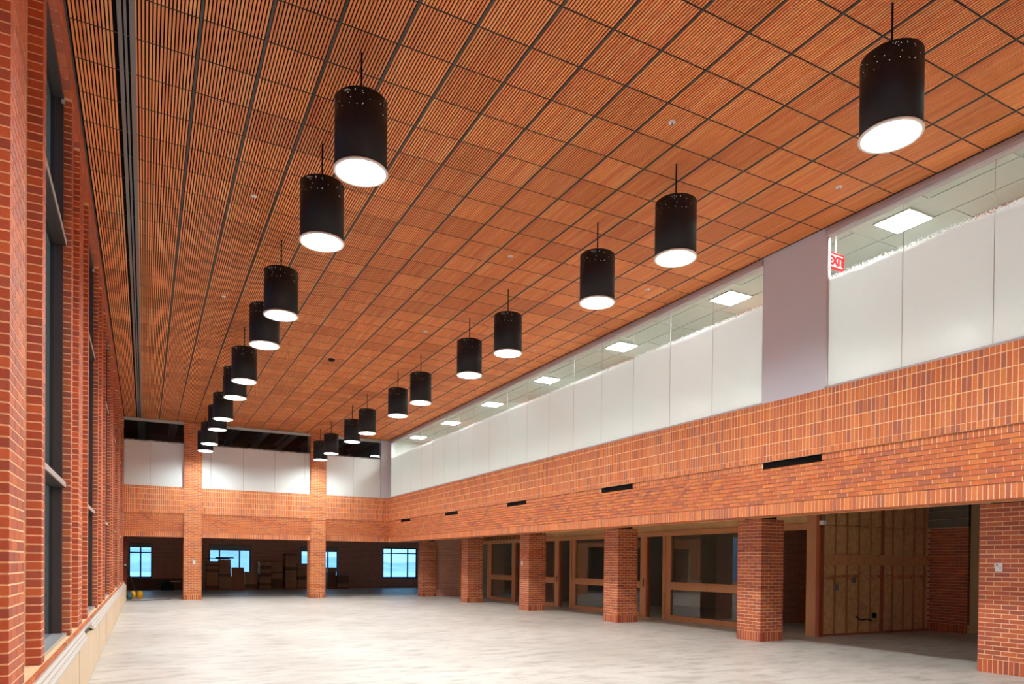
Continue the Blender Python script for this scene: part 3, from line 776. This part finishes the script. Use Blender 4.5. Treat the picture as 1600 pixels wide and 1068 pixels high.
# brick and block pier closing the recess
pr = struct('wall_pier', MB().box(17.11, 17.6, 9.53, 10.6, 0, 3.1), MORTAR_DIM, 'dark brick pier with concrete blocks on top')
pb = []; n = 14; p = 0.95 / n
for i in range(n): pb.append(('soldier_brick', 17.1, 17.2, 9.53 + i * p + J / 2, 9.53 + (i + 1) * p - J / 2, 0, 0.193))
z = 0.203; k = 0
while z < 2.49:
    y = 9.53 - (ST / 2 if k % 2 else 0)
    while y < 10.44:
        pb.append(('brick', 17.1, 17.2, max(9.53, y) , min(10.48, y + ST - J), z, z + C - J)); y += ST
    z += C; k += 1
lay(pb, pr, BRICK_RED)
for k in range(3):
    for j in range(3):
        y = 9.53 + (j - 0.5 * (k % 2)) * 0.41
        if min(10.48, y + 0.40) - max(9.53, y) > 0.03: MB().box(17.1, 17.2, max(9.53, y), min(10.48, y + 0.40), 2.51 + k * 0.2, 2.70 + k * 0.2).obj('concrete_block', CMU, pr)
# stair hall beyond
struct('wall_stair', MB().box(25.6, 25.8, Y0, 24, 0, 3.2).box(18.2, 25.8, 24, 24.2, 0, 3.2), DRYWALL, 'grey wall behind the stair')
struct('wall_stair_brick', MB().box(23.4, 23.6, 10.5, 15.5, 2.55, 3.25), STORE_BRICK_Y, 'brick panel above the stair')
st = thing('staircase', (21.5, 11.5, 0), 'timber staircase with slim metal rails beyond the brick pier', 'staircase')
def sl(y0, z0, y1, z1, h, x0, x1): return MB().prism([(y0, z0), (y1, z1), (y1, z1 + h), (y0, z0 + h)], x0, x1, 'X')
SY0, SY1, SZ0, SZ1 = 13.6, 9.6, -0.2, 2.9
sl(SY0, SZ0, SY1, SZ1, 0.34, 21.5, 21.56).obj('stringer', FRAME_WOOD, st)
sl(SY0, SZ0 + 1.22, SY1, SZ1 + 1.22, 0.07, 21.49, 21.57).obj('handrail', FRAME_WOOD, st)
for k in range(6): sl(SY0, SZ0 + 0.45 + 0.12 * k, SY1, SZ1 + 0.45 + 0.12 * k, 0.02, 21.52, 21.54).obj('rail', GREY_METAL, st)
for k in range(6):
    y = 13.4 - 0.7 * k; zb = SZ0 + (SY0 - y) / (SY0 - SY1) * (SZ1 - SZ0)
    MB().box(21.515, 21.545, y - 0.02, y + 0.02, max(0, zb + 0.3), zb + 1.24).obj('post', GREY_METAL, st)
for k in range(16):
    y = 13.4 - 0.25 * k; z = 0.1 + 0.19 * k
    MB().box(21.56, 22.9, y - 0.25, y, z, z + 0.05).obj('tread', CMU, st)
tag(MB().box(17.7, 25.5, 12.0, 12.2, 3.01, 3.118).obj('steel_joist', STEEL), 'pale steel joist above the stair opening', 'beam')
tag(MB().tube([(18.0, 9.3, 3.15), (18.5, 9.6, 2.75)], 0.02).obj('brace_rod', GREY_METAL), 'slanting steel rod above the stair opening', 'rod')
sc_ = thing('security_camera', (12.9, 10.2, 2.44), 'small white sensor box hanging from a rod at the stud wall', 'camera')
MB().box(12.85, 12.95, 10.14, 10.24, 2.44, 2.53).obj('body', WHITE, sc_)
MB().tube([(12.9, 10.2, 2.52), (12.9, 10.2, 3.12)], 0.012).obj('rod', GREY_METAL, sc_)

t = thing('ceiling_light', (20.6, 13.2, 3.08), 'square lit panel light on the deck over the staircase', 'light')
MB().box(20.3, 20.9, 12.9, 13.5, 3.08, 3.12).obj('frame', CHALK, t)
MB().box(20.33, 20.87, 12.93, 13.47, 3.07, 3.08).obj('diffuser', TROFFER, t)
# ------------------------------------------------------------------ storage space under the far wall
def holed_wall(name, x0, x1, z1, y0, y1, holes, mat, label):
    xs_ = sorted({x0, x1, *[h[0] for h in holes], *[h[1] for h in holes]}); zs_ = sorted({0, z1, *[h[2] for h in holes], *[h[3] for h in holes]})
    mb = MB()
    for a, b in zip(xs_[:-1], xs_[1:]):
        for c, d in zip(zs_[:-1], zs_[1:]):
            if not any(h[0] <= a and b <= h[1] and h[2] <= c and d <= h[3] for h in holes): mb.box(a, b, y0, y1, c, d)
    return struct(name, mb, mat, label)
holes = [(-0.72, 0.34, 0.62, 2.38), (3.02, 5.12, 0.62, 2.38), (7.78, 9.88, 0.62, 2.38), (12.55, 14.70, 0.60, 2.39)]
holed_wall('wall_storage', -1.2, 15.4, 2.9, YB, YB + 0.3, holes, STORE_BRICK, 'dark brick back wall of the storage space')
struct('ceiling_storage', MB().box(-1.2, 15.4, YF + 0.6, YB + 0.3, 2.75, 2.9), DECK, 'dark ceiling of the storage space')
struct('wall_storage_side', MB().box(-1.3, -1.15, YF + 0.4, YB, 0, 2.9).box(15.2, 15.4, 29.95, YB, 0, 2.9), STORE_BRICK_Y, 'dark brick side walls of the storage space')
wl_names = ['by the red steel post', 'behind the first carton stacks', 'behind the tallest carton stacks', 'at the storage corner']
for i, (a, b, c, d) in enumerate(holes):
    f = MB().box(a, a + 0.06, YB + 0.05, YB + 0.12, c, d).box(b - 0.06, b, YB + 0.05, YB + 0.12, c, d).box(a, b, YB + 0.05, YB + 0.12, c, c + 0.06).box(a, b, YB + 0.05, YB + 0.12, d - 0.06, d)
    w = struct('window_%d' % (16 + i), f, NAVY, 'dusk lit window in dark blue frame ' + wl_names[i])
    ms = [(a + b) / 2] if i == 0 else [a + (b - a) * 0.25, a + (b - a) * 0.73]
    for x in ms: MB().box(x - 0.035, x + 0.035, YB + 0.05, YB + 0.12, c, d).obj('mullion', NAVY, w)
    zt = d - 0.47 if i == 0 else d - 0.33
    if i in (0, 3): MB().box(a, b, YB + 0.05, YB + 0.12, zt - 0.03, zt + 0.03).obj('transom', NAVY, w)
    e = [a + 0.05] + ms + [b - 0.05]
    for p0, p1 in zip(e[:-1], e[1:]): MB().box(p0, p1, YB + 0.08, YB + 0.088, c + 0.05, d - 0.05).obj('pane', CLEAR, w)
    MB().box(a, b, YB - 0.02, YB + 0.05, c - 0.03, c).obj('sill', NAVY, w)
    if i < 3:
        bl = MB().box(a + 0.02, b - 0.02, YB + 0.01, YB + 0.02, d - (0.3 if i else 0.22), d - 0.02).obj('roller_blind', plain('blind_grey_%d' % i, (150, 150, 146), 0.8))
        tag(bl, 'short grey roller blind at the window ' + wl_names[i], 'blind')
tag(MB().box(-1.0, 2.4, YB - 0.3, YB - 0.02, 0, 0.58).obj('low_casing', plain('brown_casing', (120, 84, 66), 0.8)), 'low brown radiator casing under the storage window', 'radiator')
tag(MB().box(-0.98, -0.62, 31.6, 31.75, 0, 2.75).box(-0.75, -0.62, 31.4, 31.95, 0, 2.75).obj('steel_post', STEEL_RED), 'red primed steel post at the storage entrance', 'post')
tag(MB().tube([(0.18, 33.5, 2.35), (0.18, 33.5, 2.75)], 0.02).obj('hanging_pipe', GREY_METAL), 'short grey pipe dropping from the storage ceiling', 'pipe')
# cartons
stacks = [  # x0, x1, y front, height list, label
    (2.83, 3.42, 39.35, [.13] * 4 + [.16] * 4 + [.08] * 3, 'flat brown carton in the tall stack with a dark wrap beside its twin'),
    (3.44, 4.02, 39.35, [.15] * 5 + [.11] * 6 + [.09], 'flat brown carton in the tall stack right behind the leaning board'),
    (4.70, 5.30, 39.4, [.2, .18, .15, .12, .2], 'flat brown carton in the low stack between leaning board and twin stacks'),
    (5.44, 6.05, 39.4, [.12] * 5 + [.1] * 8, 'flat brown carton in the stack with torn white wrapping'),
    (6.07, 6.66, 39.4, [.16] * 3 + [.1] * 9, 'flat brown carton in the even stack without wrapping'),
    (6.78, 7.40, 39.4, [.14] * 2 + [.3] + [.18] * 4 + [.11] * 5, 'flat brown carton in the tallest stack'),
    (7.42, 8.05, 39.4, [.22, .2, .2, .4, .3], 'brown carton in the stack of big boxes beside the tallest stack'),
    (9.05, 9.55, 39.4, [.3, .3, .25, .25], 'brown carton in the short stack behind the far column'),
    (9.62, 10.25, 39.4, [.2, .2, .25], 'brown carton in the lowest stack near the storage corner')]
for si_, (a, b, yf_, hs, lab) in enumerate(stacks):
    z = 0.1
    pal = thing('pallet', ((a + b) / 2, yf_ + 0.4, 0), 'timber pallet under the stack of cartons, ' + lab.split('the ', 1)[1], 'pallet')
    for yy in (yf_ + 0.02, yf_ + 0.35, yf_ + 0.68): MB().box(a, b, yy, yy + 0.08, 0, 0.08).obj('runner', STUD_WOOD, pal)
    for j in range(4): MB().box(a + j * (b - a) / 4 + 0.01, a + (j + 1) * (b - a) / 4 - 0.01, yf_, yf_ + 0.78, 0.08, 0.1).obj('board', STUD_WOOD, pal)
    for h in hs:
        dx, dy = random.uniform(-.015, .015), random.uniform(-.02, .02)
        t = thing('carton', ((a + b) / 2, yf_ + 0.38, z), lab, 'carton', 'cartons: ' + lab.split('the ', 1)[1])
        MB().box(a + dx + 0.01, b + dx - 0.01, yf_ + dy, yf_ + 0.76 + dy, z, z + h - 0.012).obj('box_body', CARTON if random.random() < .7 else CARTON_D, t)
        MB().box(a + dx + 0.012, b + dx - 0.012, yf_ + dy + 0.003, yf_ + 0.757 + dy, z + h - 0.012, z + h).obj('lid_flap', CARTON_D, t)
        z += h
tag(MB().prism([(39.02, 0), (39.06, 0), (39.30, 1.18), (39.26, 1.18)], 4.02, 4.64, 'X').obj('leaning_board', BOARD), 'brown hardboard sheet leaning against a carton stack', 'board')
tag(MB().box(2.78, 3.95, 39.4, 40.0, 1.62, 1.66).box(3.3, 4.15, 39.45, 39.9, 1.66, 1.72).obj('dark_wrap', RUBBER), 'black sheet of wrap draped over the tall carton stacks', 'wrap')
wp = MB()
for k in range(7): wp.ball((5.43, 39.37, 0.85 + k * 0.08), 0.04, 0.03, 0.06, 8, 5)
tag(wp.obj('torn_wrapping', WHITE), 'crumpled white wrapping hanging off a carton stack', 'wrapping')
bag = thing('tool_bag', (0.95, 39.6, 0), 'black tool bag on the storage floor', 'bag')
MB().box(0.72, 1.32, 39.4, 39.8, 0, 0.3).ball((1.0, 39.6, 0.3), 0.3, 0.2, 0.12).obj('body', RUBBER, bag)
MB().tube([(0.8, 39.6, 0.32), (0.92, 39.6, 0.47), (1.08, 39.6, 0.47), (1.2, 39.6, 0.32)], 0.015).obj('handle', RUBBER, bag)
tag(MB().box(1.15, 1.62, 39.5, 39.56, 0.42, 0.46).obj('white_plank', WHITE), 'short white plank lying on the black tool bag', 'plank')

# floor tool by the radiator end
ft = thing('floor_machine', (-0.30, 31.0, 0), 'yellow twin drum floor tool with black handle by the radiator end', 'tool')
for x in (-0.40, -0.16): MB().ball((x, 31.0, 0.17), 0.12, 0.16, 0.17).obj('drum', YELLOW, ft, True)
MB().box(-0.36, -0.2, 30.95, 31.05, 0.12, 0.2).obj('axle', RUBBER, ft)
MB().tube([(-0.28, 31.05, 0.2), (-0.36, 31.15, 0.45), (-0.52, 31.2, 0.9), (-0.66, 31.22, 1.3)], 0.022).obj('handle', RUBBER, ft)
MB().tube([(-0.66, 31.22, 1.3), (-0.70, 31.22, 1.36)], 0.035).obj('grip', WHITE, ft)
bu = thing('bucket', (-0.52, 30.7, 0), 'teal plastic bucket beside the yellow floor tool', 'bucket')
MB().lathe([(0.001, 0.0), (0.08, 0.0), (0.11, 0.24), (0.095, 0.24), (0.075, 0.02)], 20, -0.52, 30.7).obj('body', TEAL, bu, True)
MB().tube([(-0.62, 30.7, 0.22), (-0.58, 30.66, 0.30), (-0.46, 30.66, 0.30), (-0.42, 30.7, 0.22)], 0.006).obj('bail', GREY_METAL, bu)
tag(MB().tube([(-0.6, 29.7, 0.012), (-0.1, 29.6, 0.012), (0.5, 30.0, 0.012), (0.9, 30.3, 0.012)], 0.012).obj('power_cord', RUBBER), 'thin dark power cord on the floor by the floor tool', 'cord')

# ------------------------------------------------------------------ pendant lamps
def lamp(loc):
    t = thing('pendant_lamp', loc, 'black perforated cylinder pendant lamp hanging from the slatted wood ceiling', 'lamp', 'cylinder pendants hung in two rows')
    def part(mb, name, mat, sm=True, par=None):
        o = bpy.data.objects.new(name, mb.mesh(name, mat, (0, 0, 0), sm)); COL.objects.link(o); o.parent = par or t; return o
    R, H = 0.272, 0.75
    housing = part(MB().lathe([(0.012, H), (R - 0.02, H), (R, H - 0.015), (R, 0.02), (R - 0.006, 0.02), (R - 0.006, H - 0.02), (0.012, H - 0.02)], 48), 'housing', LAMP_BLACK)
    part(MB().lathe([(R - 0.03, 0.02), (R + 0.006, 0.022), (R + 0.012, 0.010), (R + 0.006, 0.0), (R - 0.03, 0.004)], 48, close=True), 'trim_ring', RING)
    refl = part(MB().lathe([(R - 0.03, 0.012), (0.225, 0.05), (0.195, 0.13), (0.12, 0.19), (0.01, 0.20)], 40), 'reflector', RING)
    part(MB().ball((0, 0, 0.125), 0.115, 0.115, 0.095, 20, 10), 'bulb', LENS, True, refl)
    part(MB().tube([(0, 0, H - 0.005), (0, 0, ZC - loc[2] + 0.03)], 0.011, 8), 'stem', LAMP_BLACK, False)
    d = MB(); rr = random.Random(3)
    for k in range(56):
        a = rr.uniform(0, 2 * math.pi); z = H - 0.04 - rr.random() ** 1.3 * 0.17; q = 0.0034
        ca, sa = math.cos(a), math.sin(a)
        P = lambda du, dz: ((R + 0.001) * ca - du * sa, (R + 0.001) * sa + du * ca, z + dz)
        d.quad(P(-q, 0), P(0, -q), P(q, 0), P(0, q))
    o = part(d, 'perforations', PERF, False, housing); o['kind'] = 'stuff'
    return t
LX = [GX - 2.5 * GS, GX + 4.5 * GS]
LY = [GY + GS * (2.5 + 8 * k) for k in range(-2, 5)] + [GY + GS * (5.5 + 8 * k) for k in range(-2, 5)]
first = None
for x in LX:
    for y in sorted(LY):
        if y > YF - 0.6 or y < Y0 + 0.4: continue
        if first is None: first = lamp((x, y, 5.63))
        else: copy_tree(first, (x, y, 5.63))

# sprinklers and detector
for (x, y) in ((5.61, 6.63), (8.63, 6.63), (1.39, 10.89), (5.61, 10.85), (8.62, 10.85), (5.73, 15.3), (8.62, 15.3), (1.39, 15.3), (5.61, 20.0), (1.39, 6.63)):
    sp = thing('sprinkler_head', (x, y, ZC), 'small white sprinkler head set in the slatted ceiling', 'sprinkler', 'ceiling sprinklers')
    MB().lathe([(0.012, ZC - 0.012), (0.04, ZC - 0.010), (0.045, ZC + 0.005), (0.012, ZC + 0.005)], 16, x, y).obj('escutcheon', WHITE, sp)
    MB().lathe([(0.001, ZC - 0.035), (0.015, ZC - 0.034), (0.006, ZC - 0.028), (0.006, ZC)], 10, x, y).obj('nozzle', GREY_METAL, sp)
dt = thing('smoke_detector', (4.34, 18.61, ZC), 'dark round detector on the slatted ceiling', 'detector')
MB().lathe([(0.001, ZC - 0.06), (0.07, ZC - 0.055), (0.09, ZC - 0.02), (0.09, ZC)], 20, 4.34, 18.61).obj('body', RUBBER, dt)
MB().lathe([(0.05, ZC), (0.1, ZC), (0.1, ZC + 0.01), (0.05, ZC + 0.01)], 20, 4.34, 18.61).obj('base', WHITE, dt)
